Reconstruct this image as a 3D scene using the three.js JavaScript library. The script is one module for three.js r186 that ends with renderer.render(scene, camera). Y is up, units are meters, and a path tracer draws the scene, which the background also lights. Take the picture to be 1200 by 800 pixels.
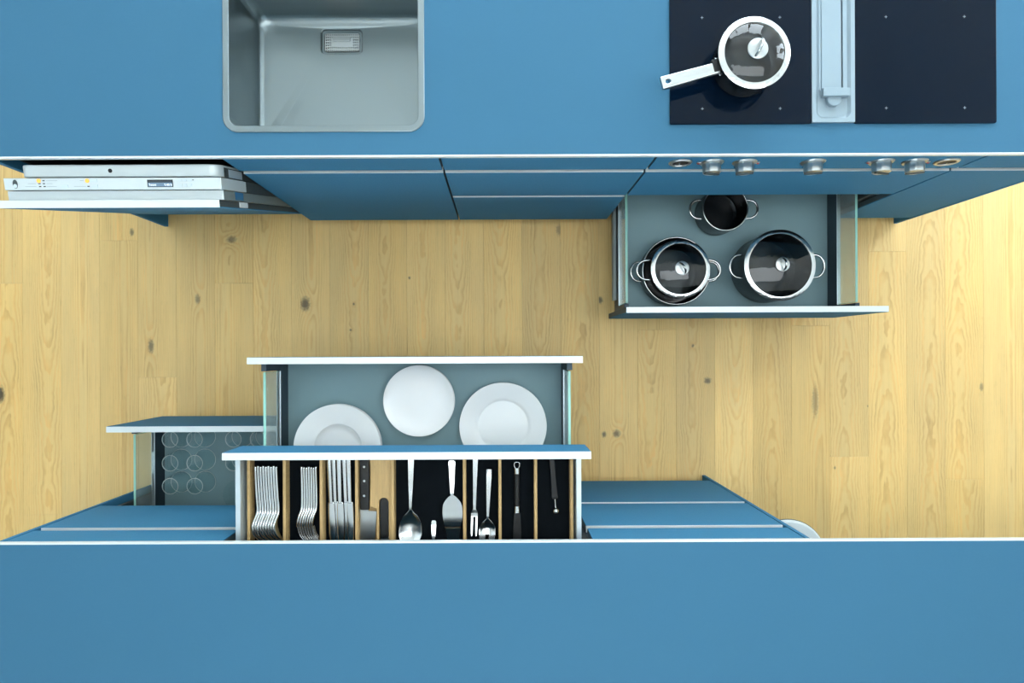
import * as THREE from 'three';
import { RoundedBoxGeometry } from 'three/addons/geometries/RoundedBoxGeometry.js';
import { mergeGeometries, toCreasedNormals } from 'three/addons/utils/BufferGeometryUtils.js';
import { ImprovedNoise } from 'three/addons/math/ImprovedNoise.js';
import { RectAreaLightUniformsLib } from 'three/addons/lights/RectAreaLightUniformsLib.js';

// ------------------------------------------------------------------ camera, daylight, exposure
const scene = new THREE.Scene();
const FOCAL = 736;                                      // focal length in pixels of the 1200 x 800 frame
const camera = new THREE.PerspectiveCamera(2 * Math.atan(400 / FOCAL) * 180 / Math.PI, 1.5, 0.05, 60);
camera.position.set(0, 2.55, 0);                        // under the ceiling, looking straight down
camera.up.set(0.0042, 0, -1);
camera.lookAt(0, 0, 0);
camera.setViewOffset(1200, 800, 12, -14, 1200, 800);    // lens shifted a little
camera.updateProjectionMatrix();
const renderer = new THREE.WebGLRenderer({ antialias: true });
renderer.toneMapping = THREE.LinearToneMapping;
renderer.toneMappingExposure = 0.83;
renderer.shadowMap.enabled = true;
RectAreaLightUniformsLib.init();
const FILL_LIGHT = 4.0;                                       // radiance of the added, unseen light panel above the aisle
scene.background = new THREE.Color(0.80, 0.92, 1.0);    // bright overcast sky outside the openings
scene.backgroundIntensity = 12.8;

// ------------------------------------------------------------------ helpers
let seed = 7;
const rnd = () => { seed = (seed * 1664525 + 1013904223) >>> 0; return seed / 4294967296; };
const used = {};
function numbered(name) { const n = used[name] = (used[name] ?? -1) + 1; return n ? name + '_' + String(n).padStart(3, '0') : name; }
const rootAt = new Map();                                // object -> world position of its top-level thing
function tag(o, label, category, group) { o.userData.label = label; o.userData.category = category; if (group) o.userData.group = group; return o; }
function thing(name, label, category, at = [0, 0, 0], group) {
  const g = new THREE.Group(); g.name = numbered(name); g.position.set(...at); tag(g, label, category, group);
  scene.add(g); rootAt.set(g, new THREE.Vector3(...at)); return g;
}
function mesh(name, geo, m) { const o = new THREE.Mesh(geo, m); o.name = name; o.castShadow = o.receiveShadow = true; return o; }
function part(name, geos, m, parent) {                   // geometry given in world metres
  let geo = Array.isArray(geos) ? join(geos) : geos;
  const at = rootAt.get(parent); if (at) geo = geo.clone().translate(-at.x, -at.y, -at.z);
  const o = mesh(name, geo, m); parent.add(o); if (at) rootAt.set(o, at); return o;
}
function sub(name, parent) { const g = new THREE.Group(); g.name = name; parent.add(g); rootAt.set(g, rootAt.get(parent)); return g; }
function struct(name, geos, m) {
  const o = mesh(numbered(name), Array.isArray(geos) ? join(geos) : geos, m); o.userData.kind = 'structure'; scene.add(o); return o;
}
function join(list) {
  return mergeGeometries(list.map((g) => { g = g.index ? g.toNonIndexed() : g; for (const k of Object.keys(g.attributes)) if (!['position', 'normal', 'uv'].includes(k)) g.deleteAttribute(k); return g; }));
}
function metres(g) {                                     // uv in metres by the way each face points
  const p = g.attributes.position, n = g.attributes.normal, uv = new Float32Array(p.count * 2);
  for (let i = 0; i < p.count; i++) {
    const ax = Math.abs(n.getX(i)), ay = Math.abs(n.getY(i)), az = Math.abs(n.getZ(i));
    const [a, b] = ay >= ax && ay >= az ? [p.getX(i), p.getZ(i)] : ax >= az ? [p.getZ(i), p.getY(i)] : [p.getX(i), p.getY(i)];
    uv[2 * i] = a; uv[2 * i + 1] = b;
  }
  g.setAttribute('uv', new THREE.BufferAttribute(uv, 2)); return g;
}
function span(x0, x1, y0, y1, z0, z1, r = 0.0012) {      // a box between limits, edges rounded
  const w = Math.abs(x1 - x0), h = Math.abs(y1 - y0), d = Math.abs(z1 - z0);
  const g = r > 0 ? new RoundedBoxGeometry(w, h, d, 1, Math.min(r, w / 2.2, h / 2.2, d / 2.2)) : new THREE.BoxGeometry(w, h, d);
  return metres((g.index ? g.toNonIndexed() : g).translate((x0 + x1) / 2, (y0 + y1) / 2, (z0 + z1) / 2));
}
function cyl(r0, r1, y0, y1, x, z, n = 40) { return new THREE.CylinderGeometry(r1, r0, y1 - y0, n).translate(x, (y0 + y1) / 2, z); }
function lathe(pts, x = 0, y = 0, z = 0, n = 64) { return toCreasedNormals(new THREE.LatheGeometry(pts.map(([r, h]) => new THREE.Vector2(r, h)), n), 0.6).translate(x, y, z); }
function tube(pts, r, n = 32, m = 10, closed = false) { return new THREE.TubeGeometry(new THREE.CatmullRomCurve3(pts.map((p) => new THREE.Vector3(...p)), closed), n, r, m, closed); }
function roundRect(shape, x0, x1, y0, y1, r) {
  shape.moveTo(x0 + r, y0); shape.lineTo(x1 - r, y0); shape.absarc(x1 - r, y0 + r, r, -Math.PI / 2, 0); shape.lineTo(x1, y1 - r); shape.absarc(x1 - r, y1 - r, r, 0, Math.PI / 2);
  shape.lineTo(x0 + r, y1); shape.absarc(x0 + r, y1 - r, r, Math.PI / 2, Math.PI); shape.lineTo(x0, y0 + r); shape.absarc(x0 + r, y0 + r, r, Math.PI, Math.PI * 1.5);
  return shape;
}
function slab(shape, y0, y1, bevel = 0, seg = 8) {       // shape drawn in (x, z), given thickness in y
  const g = new THREE.ExtrudeGeometry(shape, { depth: y1 - y0 - 2 * bevel, bevelEnabled: bevel > 0, bevelSize: bevel, bevelThickness: bevel, bevelOffset: -bevel, bevelSegments: 2, curveSegments: seg });
  g.rotateX(Math.PI / 2).translate(0, y1 - bevel, 0);    // (x, y, z) -> (x, -z, y)
  return metres(g);
}
function ring(x0, x1, z0, z1, r, y, n = 14) {            // points of a level rounded rectangle
  const out = []; r = Math.max(r, 0.0005);
  for (const [cx, cz, a] of [[x1 - r, z0 + r, -90], [x1 - r, z1 - r, 0], [x0 + r, z1 - r, 90], [x0 + r, z0 + r, 180]])
    for (let i = 0; i < n; i++) { const t = (a + 90 * i / (n - 1)) * Math.PI / 180; out.push([cx + r * Math.cos(t), y, cz + r * Math.sin(t)]); }
  return out;
}
function loft(rings, crease = 0.7, cap = false) {
  const n = rings[0].length, pos = [], idx = [];
  for (const r of rings) for (const p of r) pos.push(...p);
  for (let k = 0; k + 1 < rings.length; k++) for (let i = 0; i < n; i++) {
    const a = k * n + i, b = k * n + (i + 1) % n, c = a + n, d = b + n; idx.push(a, b, c, b, d, c);
  }
  if (cap) for (let i = 1; i + 1 < n; i++) idx.push((rings.length - 1) * n, (rings.length - 1) * n + i, (rings.length - 1) * n + i + 1);
  const g = new THREE.BufferGeometry(); g.setAttribute('position', new THREE.Float32BufferAttribute(pos, 3)); g.setIndex(idx);
  g.computeVertexNormals(); g.setAttribute('uv', new THREE.Float32BufferAttribute(new Float32Array(pos.length / 3 * 2), 2));
  return metres(toCreasedNormals(g, crease));
}
// a pressed piece of sheet: stations [z, height, half width, cup], lying along z; x across, y up
function pressed(stations, t, nz = 44, nx = 6, crease = 0.9) {
  const curve = (k) => (u) => { const f = u * (stations.length - 1), i = Math.min(Math.floor(f), stations.length - 2), w = f - i, g = (j) => stations[Math.max(0, Math.min(stations.length - 1, j))][k];
    const a = g(i - 1), b = g(i), c = g(i + 1), d = g(i + 2); return 0.5 * (2 * b + (c - a) * w + (2 * a - 5 * b + 4 * c - d) * w * w + (3 * b - a - 3 * c + d) * w * w * w); };
  const [Z, H, W, C] = [0, 1, 2, 3].map(curve), pos = [], idx = [], row = 2 * (nx + 1);
  for (let k = 0; k <= nz; k++) {
    const u = k / nz, e = 1e-3, dz = Z(Math.min(1, u + e)) - Z(Math.max(0, u - e)), dh = H(Math.min(1, u + e)) - H(Math.max(0, u - e)), l = Math.hypot(dz, dh) || 1, w = Math.max(W(u), 0.0004), c = C(u);
    for (const s of [1, -1]) for (let i = 0; i <= nx; i++) {
      const v = (s * (2 * i / nx - 1)), h = H(u) - c * (1 - v * v);
      pos.push(w * v, h + s * t / 2 * dz / l, Z(u) - s * t / 2 * dh / l);
    }
  }
  for (let k = 0; k < nz; k++) for (let i = 0; i < row; i++) { const a = k * row + i, b = k * row + (i + 1) % row; idx.push(a, a + row, b, b, a + row, b + row); }
  for (const k of [0, nz]) for (let i = 0; i < nx; i++) { const a = k * row + i, b = a + 1, c = k * row + row - 1 - i, d = c - 1; k ? idx.push(a, c, b, b, c, d) : idx.push(a, b, c, b, d, c); }
  const g = new THREE.BufferGeometry(); g.setAttribute('position', new THREE.Float32BufferAttribute(pos, 3)); g.setIndex(idx); g.computeVertexNormals();
  g.setAttribute('uv', new THREE.Float32BufferAttribute(new Float32Array(pos.length / 3 * 2), 2));
  return crease > 3 ? g.toNonIndexed() : toCreasedNormals(g, crease);
}

// ------------------------------------------------------------------ textures
const perlin = new ImprovedNoise(), noise = (x, y, z = 0) => perlin.noise(x, y, z);
function dataTexture(w, h, fill, srgb) {
  const d = new Uint8Array(w * h * 4);
  for (let j = 0; j < h; j++) for (let i = 0; i < w; i++) { const c = fill(i, j), k = (j * w + i) * 4; d[k] = c[0]; d[k + 1] = c[1]; d[k + 2] = c[2]; d[k + 3] = 255; }
  const t = new THREE.DataTexture(d, w, h); t.magFilter = THREE.LinearFilter; t.minFilter = THREE.LinearMipmapLinearFilter; t.generateMipmaps = true;
  t.wrapS = t.wrapT = THREE.RepeatWrapping; if (srgb) t.colorSpace = THREE.SRGBColorSpace; t.needsUpdate = true; return t;
}
const clamp = (v, a = 0, b = 255) => Math.max(a, Math.min(b, v));
const smooth = (a, b, x) => { const t = clamp((x - a) / (b - a), 0, 1); return t * t * (3 - 2 * t); };
const hash = (a, b) => { const s = Math.sin(a * 127.1 + b * 311.7) * 43758.5453; return s - Math.floor(s); };
// oak boards: 28 columns, each 156 mm wide, over 4.368 x 2.9 m
const PLANK = 0.156, FX0 = -2.256, FZ0 = -1.45, FW = 4.368, FL = 2.9;
const JOINTS = { 4: -0.464, 5: 0.091, 7: -0.29, 1: -0.293, 18: -0.094, 22: -0.108, 23: 0.425, 24: -0.407, 26: 0.52, 10: -0.72, 13: 0.86 };
const jointOf = (c) => JOINTS[c] ?? (c % 2 ? 1 : -1) * (0.95 + 0.4 * hash(c, 3));
// [x, z, half width, half length, darkness]
const KNOTS = [[-0.797, -0.204, 0.017, 0.026, 0.62], [-1.234, -0.225, 0.010, 0.018, 0.4], [-1.424, -0.036, 0.011, 0.026, 0.5], [-1.095, -0.467, 0.018, 0.013, 0.4], [-1.5, -0.498, 0.008, 0.014, 0.45],
  [-2.037, 0.158, 0.016, 0.03, 0.75], [0.835, 0.114, 0.013, 0.012, 0.55], [0.414, 0.33, 0.008, 0.011, 0.6], [0.465, 0.327, 0.013, 0.014, 0.55], [0.776, -0.028, 0.005, 0.006, 0.5],
  [1.272, 0.2, 0.012, 0.06, 0.28], [1.947, 0.144, 0.007, 0.016, 0.35], [-0.374, -0.308, 0.004, 0.005, 0.6], [-0.6, -0.203, 0.004, 0.005, 0.55], [-0.613, -0.098, 0.004, 0.005, 0.55],
  [0.4, -0.215, 0.010, 0.013, 0.55], [0.235, -0.5, 0.012, 0.02, 0.3], [1.35, 0.47, 0.004, 0.006, 0.4], [1.487, 0.22, 0.004, 0.005, 0.4]];
const TW = 2048, TH = 1024;
const oak = dataTexture(TW, TH, (i, j) => {
  const X = FX0 + (i + 0.5) / TW * FW, Z = FZ0 + (j + 0.5) / TH * FL, c = Math.floor((X - FX0) / PLANK), s = Z > jointOf(c) ? 1 : 0;
  const id = c * 2 + s, a = hash(id, 1), b = hash(id, 2), d = hash(id, 5), u = X - FX0 - (c + 0.5) * PLANK;
  let bump = 0, dark = 0;
  for (const [kx, kz, kw, kl, kd] of KNOTS) {
    const dx = (X - kx) / kw, dz = (Z - kz) / kl; if (Math.abs(X - kx) > 0.12 || Math.abs(Z - kz) > 0.3 || Math.floor((kx - FX0) / PLANK) !== c) continue;
    const q = dx * dx + dz * dz; bump += 0.9 * kw * Math.exp(-q * 0.16); dark = Math.max(dark, 0.8 * kd * (1 - smooth(0.3, 1.5, Math.sqrt(q) + 0.35 * noise(X * 130, Z * 130, 3))));
  }
  const uc = (b - 0.5) * 0.07, flat = a < 0.68 ? 1 : 0.12, run = (d < 0.5 ? 1 : -1) * (0.022 + 0.03 * hash(id, 4));
  const h = 0.03 + 0.028 * d + flat * (run * (Z + (run > 0 ? 1.3 : -1.3)) * 0.6 + 0.011 * noise(Z * 2.7, id * 3.7, 1) + 0.0045 * noise(Z * 8, u * 12, id) + 0.0016 * noise(Z * 34, u * 60, id)) + bump;
  const R = Math.sqrt(h * h + (u - uc) * (u - uc)) + 0.0011 * noise(u * 90, Z * 9, id * 1.3);
  const f = R * (flat === 1 ? 170 : 190), fr = f - Math.floor(f), seen = 1 - 0.75 * smooth(0.22, 0.5, 180 * Math.abs(u - uc) / R * 0.0024);
  const line = smooth(0.3, 0.85, fr) * (1 - smooth(0.88, 1, fr)) * seen;
  const streak = noise(u * 260, Z * 3.0, id) * 0.5 + noise(u * 620, Z * 9, id + 9) * 0.5;
  const pores = smooth(0.25, 0.6, noise(u * 900, Z * 26, id + 21)) * (0.4 + 0.6 * line);
  const cloud = noise(u * 14, Z * 2.2, id + 40);
  let v = 1 + 0.085 * (hash(id, 8) - 0.5) - 0.12 * line * (0.55 + 0.8 * noise(u * 30, Z * 5, id + 60)) + 0.045 * streak - 0.05 * pores + 0.04 * cloud;
  const warm = 0.022 * (hash(id, 11) - 0.5) + 0.014 * cloud + 0.03 * line;
  v *= 1 - dark;
  const g = dark * 0.35;
  return [clamp(224 * v * (1 - g * 0.12) * (1 + 0.035 * line)), clamp(190 * v * (1 - warm * 0.5)), clamp(124 * v * (1 - warm * 2.2 + g * 0.5))];
}, true);
const woodSmall = dataTexture(256, 512, (i, j) => {
  const u = i / 256, v = j / 512, st = noise(u * 22, v * 3, 4) * 0.5 + noise(u * 60, v * 7, 8) * 0.4, k = 1 + 0.1 * st - 0.1 * smooth(0.3, 0.7, noise(u * 90, v * 14, 12));
  return [clamp(190 * k), clamp(158 * k), clamp(106 * k)];
}, true); woodSmall.repeat.set(8, 4);
const lacquerRough = dataTexture(256, 256, (i, j) => { const v = 215 + 26 * noise(i / 2.3, j / 2.3, 1) + 18 * noise(i / 7.1, j / 7.1, 5); return [v, v, v]; }); lacquerRough.repeat.set(4, 4);
const brushed = dataTexture(256, 256, (i, j) => { const v = 128 + 60 * noise(i / 50, j / 1.3, 2) + 40 * noise(i / 18, j / 2.7, 7); return [v, v, v]; }); brushed.repeat.set(6, 6);

// ------------------------------------------------------------------ materials
const std = (o) => new THREE.MeshStandardMaterial(o), phys = (o) => new THREE.MeshPhysicalMaterial(o);
const M = {
  oak: std({ map: oak, roughness: 0.55 }),
  subfloor: std({ color: 0x4a3a26, roughness: 0.9 }),
  plaster: std({ color: 0xe4e8ea, roughness: 0.95 }),
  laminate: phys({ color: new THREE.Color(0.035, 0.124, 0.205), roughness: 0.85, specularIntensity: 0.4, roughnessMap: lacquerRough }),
  front: phys({ color: new THREE.Color(0.043, 0.172, 0.290), roughness: 0.85, specularIntensity: 0.25, roughnessMap: lacquerRough }),  // worktop blue made brighter to offset the dim light on upright faces
  edge: std({ color: 0xd0d7d8, roughness: 0.4, metalness: 0.25 }),
  carcass: std({ color: 0x2c363b, roughness: 0.6 }),
  core: std({ color: 0x3c4a50, roughness: 0.6 }),
  plinth: std({ color: 0x1b2b33, roughness: 0.7 }),
  drawerFloor: std({ color: 0x7e9ca2, roughness: 0.6 }),
  rail: std({ color: 0x3a4a54, roughness: 0.5, metalness: 0.3 }),
  alu: std({ color: 0xc6d2d8, roughness: 0.35, metalness: 0.6 }),
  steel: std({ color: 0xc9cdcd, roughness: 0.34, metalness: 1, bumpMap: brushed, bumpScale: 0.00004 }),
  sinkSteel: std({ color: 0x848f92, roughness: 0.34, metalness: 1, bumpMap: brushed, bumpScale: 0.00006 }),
  polish: std({ color: 0xcfd2d2, roughness: 0.17, metalness: 1 }),
  satin: std({ color: 0xb8bcbc, roughness: 0.3, metalness: 1 }),
  white: std({ color: 0x83949d, roughness: 0.45, metalness: 0.2 }),
  paint: std({ color: 0xd8dddd, roughness: 0.5 }),
  hobGlass: phys({ color: new THREE.Color(0.001, 0.005, 0.013), roughness: 0.04, specularIntensity: 0.24 }),
  mark: std({ color: 0x9aa6ab, roughness: 0.6 }),
  black: std({ color: 0x060809, roughness: 0.55 }),
  mat: phys({ color: 0x070d12, roughness: 0.9, specularIntensity: 0.25 }),
  enamel: std({ color: 0x10161a, roughness: 0.22 }),
  wood: std({ map: woodSmall, roughness: 0.6 }),
  porcelain: phys({ color: 0xf2f4f4, roughness: 0.25, clearcoat: 0.5, clearcoatRoughness: 0.15 }),
  lidGlass: phys({ color: 0xd9e0e2, roughness: 0.02, transmission: 1, thickness: 0, ior: 1.5 }),
  pane: phys({ color: 0xf2f8f6, roughness: 0.18, transmission: 0.88, thickness: 0, ior: 1.5 }),
  rimGlint: phys({ color: 0xe6f1f2, roughness: 0.12, transmission: 0.3, thickness: 0, ior: 1.5 }),  // pale rings stand in for the glint on tumbler rims and bases
  glassEdge: std({ color: 0x8fc4b6, roughness: 0.25 }),
  glass: phys({ color: 0xf2fafa, roughness: 0.01, transmission: 1, thickness: 0, ior: 1.5 }),
  doorSteel: std({ color: 0xc6cfd0, roughness: 0.42, metalness: 0.25 }),
  darkSteel: std({ color: 0x4a5253, roughness: 0.5, metalness: 0.6 }),
  sideSteel: std({ color: 0x7d8786, roughness: 0.5, metalness: 0.4 }),
  red: std({ color: 0xc02a24, roughness: 0.5 }),
  amber: std({ color: 0xffb050, emissive: 0xffa030, emissiveIntensity: 0.6, roughness: 0.5 }),
  blue: std({ color: 0x2a6a92, roughness: 0.5 }),
};

// ------------------------------------------------------------------ room shell
const RX0 = -2.15, RX1 = 2.9, RZ0 = -4.2, RZ1 = 2.6, RH = 3.9, T = 0.2;
{
  const floor = new THREE.Group(); floor.name = 'floor'; floor.userData.kind = 'structure'; scene.add(floor);
  floor.add(mesh('subfloor', span(RX0 - T, RX1 + T, -0.15, -0.014, RZ0 - T, RZ1 + T, 0), M.subfloor));
  const uvFloor = (g) => { const p = g.attributes.position, uv = g.attributes.uv; for (let i = 0; i < p.count; i++) uv.setXY(i, (p.getX(i) - FX0) / FW, (p.getZ(i) - FZ0) / FL); return g; };
  for (let c = -6; c < 33; c++) {
    const x0 = Math.max(FX0 + c * PLANK, RX0), x1 = Math.min(FX0 + (c + 1) * PLANK, RX1); if (x1 - x0 < 0.02) continue;
    const cc = (c + 56) % 28, j = jointOf(cc), cuts = [RZ0, j, RZ1].concat(j > 0 ? [j - 1.9, j - 3.8] : [j + 1.9, j - 1.9, j - 3.8]).sort((a, b) => a - b).filter((z) => z >= RZ0 && z <= RZ1);
    for (let k = 0; k + 1 < cuts.length; k++) if (cuts[k + 1] - cuts[k] > 0.02)
      floor.add(mesh('plank', uvFloor(span(x0 + 0.0002, x1 - 0.0002, -0.014, 0, cuts[k] + 0.0002, cuts[k + 1] - 0.0002, 0.0009)), M.oak));
  }
  struct('ceiling', span(RX0 - T, RX1 + T, RH, RH + 0.2, RZ0 - T, RZ1 + T, 0), M.plaster);
  struct('wall_left', span(RX0 - T, RX0, 0, RH, RZ0 - T, RZ1 + T, 0), M.plaster);
  struct('wall_front', [span(RX0, RX1 + T, 0, 1.7, RZ1, RZ1 + T, 0), span(RX0, RX1 + T, 2.5, RH, RZ1, RZ1 + T, 0), span(RX0, -0.8, 1.7, 2.5, RZ1, RZ1 + T, 0), span(0.8, RX1 + T, 1.7, 2.5, RZ1, RZ1 + T, 0)], M.plaster);
  struct('added_window_3', [span(-0.8, 0.8, 1.7, 1.75, RZ1 + 0.07, RZ1 + 0.13), span(-0.8, 0.8, 2.45, 2.5, RZ1 + 0.07, RZ1 + 0.13), ...[-0.8, -0.025, 0.75].map((x) => span(x, x + 0.05, 1.75, 2.45, RZ1 + 0.07, RZ1 + 0.13))], M.paint);  // added window, out of view, to brighten the upper-run fronts
  // far wall beyond the hob run: a wide, tall window
  struct('wall_back', [span(RX0, RX1 + T, 0, 1.5, RZ0 - T, RZ0, 0), span(RX0, RX1 + T, 3.7, RH, RZ0 - T, RZ0, 0), span(RX0, -1.1, 1.5, 3.7, RZ0 - T, RZ0, 0), span(2.7, RX1 + T, 1.5, 3.7, RZ0 - T, RZ0, 0)], M.plaster);
  // wall on the right: a tall glazed opening to the terrace
  struct('wall_right', [span(RX1, RX1 + T, 2.6, RH, RZ0, RZ1, 0), span(RX1, RX1 + T, 0, 2.6, -1.3, RZ1, 0), span(RX1, RX1 + T, 0, 2.6, RZ0, -2.3, 0)], M.plaster);
  struct('window_1', [span(-1.1, 2.7, 1.5, 1.55, RZ0 - 0.13, RZ0 - 0.07), span(-1.1, 2.7, 3.65, 3.7, RZ0 - 0.13, RZ0 - 0.07), ...[-1.1, 0.1, 1.4, 2.65].map((x) => span(x, x + 0.05, 1.55, 3.65, RZ0 - 0.13, RZ0 - 0.07))], M.paint);
  struct('window_2', [span(RX1 + 0.07, RX1 + 0.13, 2.55, 2.6, -2.3, -1.3), span(RX1 + 0.07, RX1 + 0.13, 0, 0.04, -2.3, -1.3), ...[-2.3, -1.825, -1.35].map((z) => span(RX1 + 0.07, RX1 + 0.13, 0.04, 2.55, z, z + 0.05))], M.paint);
}

{
  const ax = -0.9, bx = 2.6, az = -0.6, bz = 0.5, cx = (ax + bx) / 2, cz = (az + bz) / 2;
  const t = thing('added_ceiling_light', 'added light panel above the aisle, brightening floor and lids', 'added light', [cx, RH, cz]);  // panel added out of view to brighten the aisle floor and pot lids
  part('frame', [span(ax - 0.04, bx + 0.04, RH - 0.03, RH, az - 0.04, az), span(ax - 0.04, bx + 0.04, RH - 0.03, RH, bz, bz + 0.04), span(ax - 0.04, ax, RH - 0.03, RH, az, bz), span(bx, bx + 0.04, RH - 0.03, RH, az, bz)], M.alu, t);
  part('diffuser', span(ax, bx, RH - 0.02, RH - 0.012, az, bz, 0), std({ color: 0xffffff, emissive: 0xffffff, emissiveIntensity: 0.8, roughness: 0.6 }), t);
  const l = new THREE.RectAreaLight(0xf2faff, FILL_LIGHT, bx - ax, bz - az); l.name = 'added_panel_light'; l.position.set(0, -0.024, 0); l.rotation.x = -Math.PI / 2; t.add(l);
}
// ------------------------------------------------------------------ worktops
const TOP = 0.91, UND = 0.896;                            // worktop faces
const UZ = -0.520, LZ = 0.4965;                           // outer plane of the fronts, upper and lower run
{
  const w = thing('worktop', 'blue worktop with the sink and the black hob set into it', 'worktop', [0.115, UND, -0.885]);
  const s = new THREE.Shape(); s.moveTo(-1.371, -0.5195); s.lineTo(1.606, -0.5195); s.lineTo(1.606, -1.25); s.lineTo(-1.371, -1.25); s.closePath();
  s.holes.push(roundRect(new THREE.Path(), -0.716, -0.208, -0.989, -0.589, 0.034));
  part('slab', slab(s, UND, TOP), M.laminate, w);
  part('edge_strip', span(-1.371, 1.606, UND, TOP, -0.5195, -0.5145, 0.0008), M.edge, w);
}
{
  const w = thing('worktop', 'plain empty blue worktop in front of the open cutlery drawer', 'worktop', [0.4, UND, 0.9]);
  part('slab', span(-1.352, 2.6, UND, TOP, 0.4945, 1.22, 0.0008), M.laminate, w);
  part('edge_strip', span(-1.352, 2.6, UND, TOP, 0.4895, 0.4945, 0.0008), M.edge, w);
  for (const z of [0.6, 1.12]) part('leg', span(2.5, 2.55, 0, UND, z - 0.025, z + 0.025, 0.003), M.alu, w);
}

// ------------------------------------------------------------------ cabinets and drawers
const G = 0.0026;                                          // half a gap between fronts
const Y = { f1: 0.893, f0: 0.769, m1: 0.741, m0: 0.478, l1: 0.456, l0: 0.109 };
// a panel with its bright edge band: panel face outside, edges all round
function frontPanel(name, x0, x1, y0, y1, zo, s, parent) {
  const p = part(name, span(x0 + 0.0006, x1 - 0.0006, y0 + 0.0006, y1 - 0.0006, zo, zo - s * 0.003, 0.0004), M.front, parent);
  edgeBand('edge_band', x0, x1, y0, y1, zo, s, p); return p;
}
function edgeBand(name, x0, x1, y0, y1, zo, s, parent) {
  part(name, span(x0, x1, y1 - 0.0012, y1, zo - s * 0.0006, zo - s * 0.02, 0.0005), M.edge, parent);
  part('panel_core', span(x0 + 0.0003, x1 - 0.0003, y0, y1 - 0.0012, zo - s * 0.003, zo - s * 0.0195, 0), M.core, parent);
}
function carcass(t, x0, x1, s, zf) {
  const zi = zf - s * 0.024, zb = zf - s * 0.6;
  for (const [a, b] of [[x0, x0 + 0.016], [x1 - 0.016, x1]]) part('side_panel', span(a, b, 0.105, UND - 0.001, zi, zb), M.carcass, t);
  part('bottom_panel', span(x0 + 0.016, x1 - 0.016, 0.105, 0.121, zi, zb), M.carcass, t);
  part('back_panel', span(x0 + 0.016, x1 - 0.016, 0.121, UND - 0.001, zb + s * 0.012, zb), M.carcass, t);
  part('plinth', span(x0, x1, 0, 0.105, zf - s * 0.07, zf - s * 0.086), M.plinth, t);
}
function gripRail(t, x0, x1, y, s, zf) { part('grip_channel', span(x0 + 0.018, x1 - 0.018, y - 0.012, y + 0.048, zf - s * 0.026, zf - s * 0.036), M.rail, t); }
// an open drawer box; a = inner side faces, floor height yf, front outer plane zo
function drawerBox(d, a0, a1, yf, zo, s, glassSides, depth = 0.5) {
  const zi = zo - s * 0.02, zb = zi - s * depth;
  part('drawer_floor', span(a0 - 0.012, a1 + 0.012, yf - 0.014, yf, zi, zb, 0), M.drawerFloor, d);
  if (!glassSides) {
    for (const [i, o] of [[a0, a0 - 0.0135], [a1, a1 + 0.0135]]) part('side_rail', span(i, o, yf - 0.018, yf + 0.062, zi, zb), M.alu, d);
    part('back_rail', span(a0, a1, yf, yf + 0.06, zb, zb + s * 0.012), M.alu, d); return;
  }
  for (const [i, q] of [[a0, -1], [a1, 1]]) {
    part('side_rail', span(i, i + q * 0.014, yf - 0.018, yf + 0.066, zi, zb), M.rail, d);
    part('rail_cap', span(i, i + q * 0.014, yf + 0.066, yf + 0.069, zi - s * 0.024, zb), M.alu, d);
    part('side_glass', span(i + q * 0.003, i + q * 0.011, yf + 0.069, yf + 0.1855, zi - s * 0.026, zb, 0), M.pane, d);
    part('glass_edge', [span(i + q * 0.003, i + q * 0.011, yf + 0.1855, yf + 0.187, zi - s * 0.026, zb, 0.0005), span(i + q * 0.003, i + q * 0.011, yf + 0.069, yf + 0.1855, zi - s * 0.0245, zi - s * 0.026, 0.0004)], M.glassEdge, d);
    part('front_bracket', span(i, i + q * 0.016, yf + 0.066, yf + 0.19, zi, zi - s * 0.022), M.rail, d);
  }
  part('back_rail', span(a0, a1, yf, yf + 0.18, zb, zb + s * 0.012), M.rail, d);
}

// upper run
const sinkCab = thing('base_cabinet', 'closed blue sink cabinet with one tall front, right of the dishwasher', 'cabinet', [-0.454, 0, -0.82]);
carcass(sinkCab, -0.744, -0.1635, 1, UZ);
frontPanel('fascia', -0.744 + G, -0.1635 - G, Y.f0, Y.f1, UZ, 1, sinkCab);
frontPanel('door', -0.744 + G, -0.1635 - G, Y.l0, Y.m1, UZ, 1, sinkCab);
gripRail(sinkCab, -0.744, -0.1635, Y.m1, 1, UZ);

const drawCab = thing('base_cabinet', 'closed blue drawer cabinet between the sink cabinet and the knobs', 'cabinet', [0.125, 0, -0.82]);
carcass(drawCab, -0.1635, 0.4137, 1, UZ);
frontPanel('fascia', -0.1635 + G, 0.4137 - G, Y.f0, Y.f1, UZ, 1, drawCab);
frontPanel('drawer', -0.1635 + G, 0.4137 - G, Y.m0, Y.m1, UZ, 1, drawCab);
frontPanel('drawer', -0.1635 + G, 0.4137 - G, Y.l0, Y.l1, UZ, 1, drawCab);
gripRail(drawCab, -0.1635, 0.4137, Y.m1, 1, UZ); gripRail(drawCab, -0.1635, 0.4137, Y.l1, 1, UZ);

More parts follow.
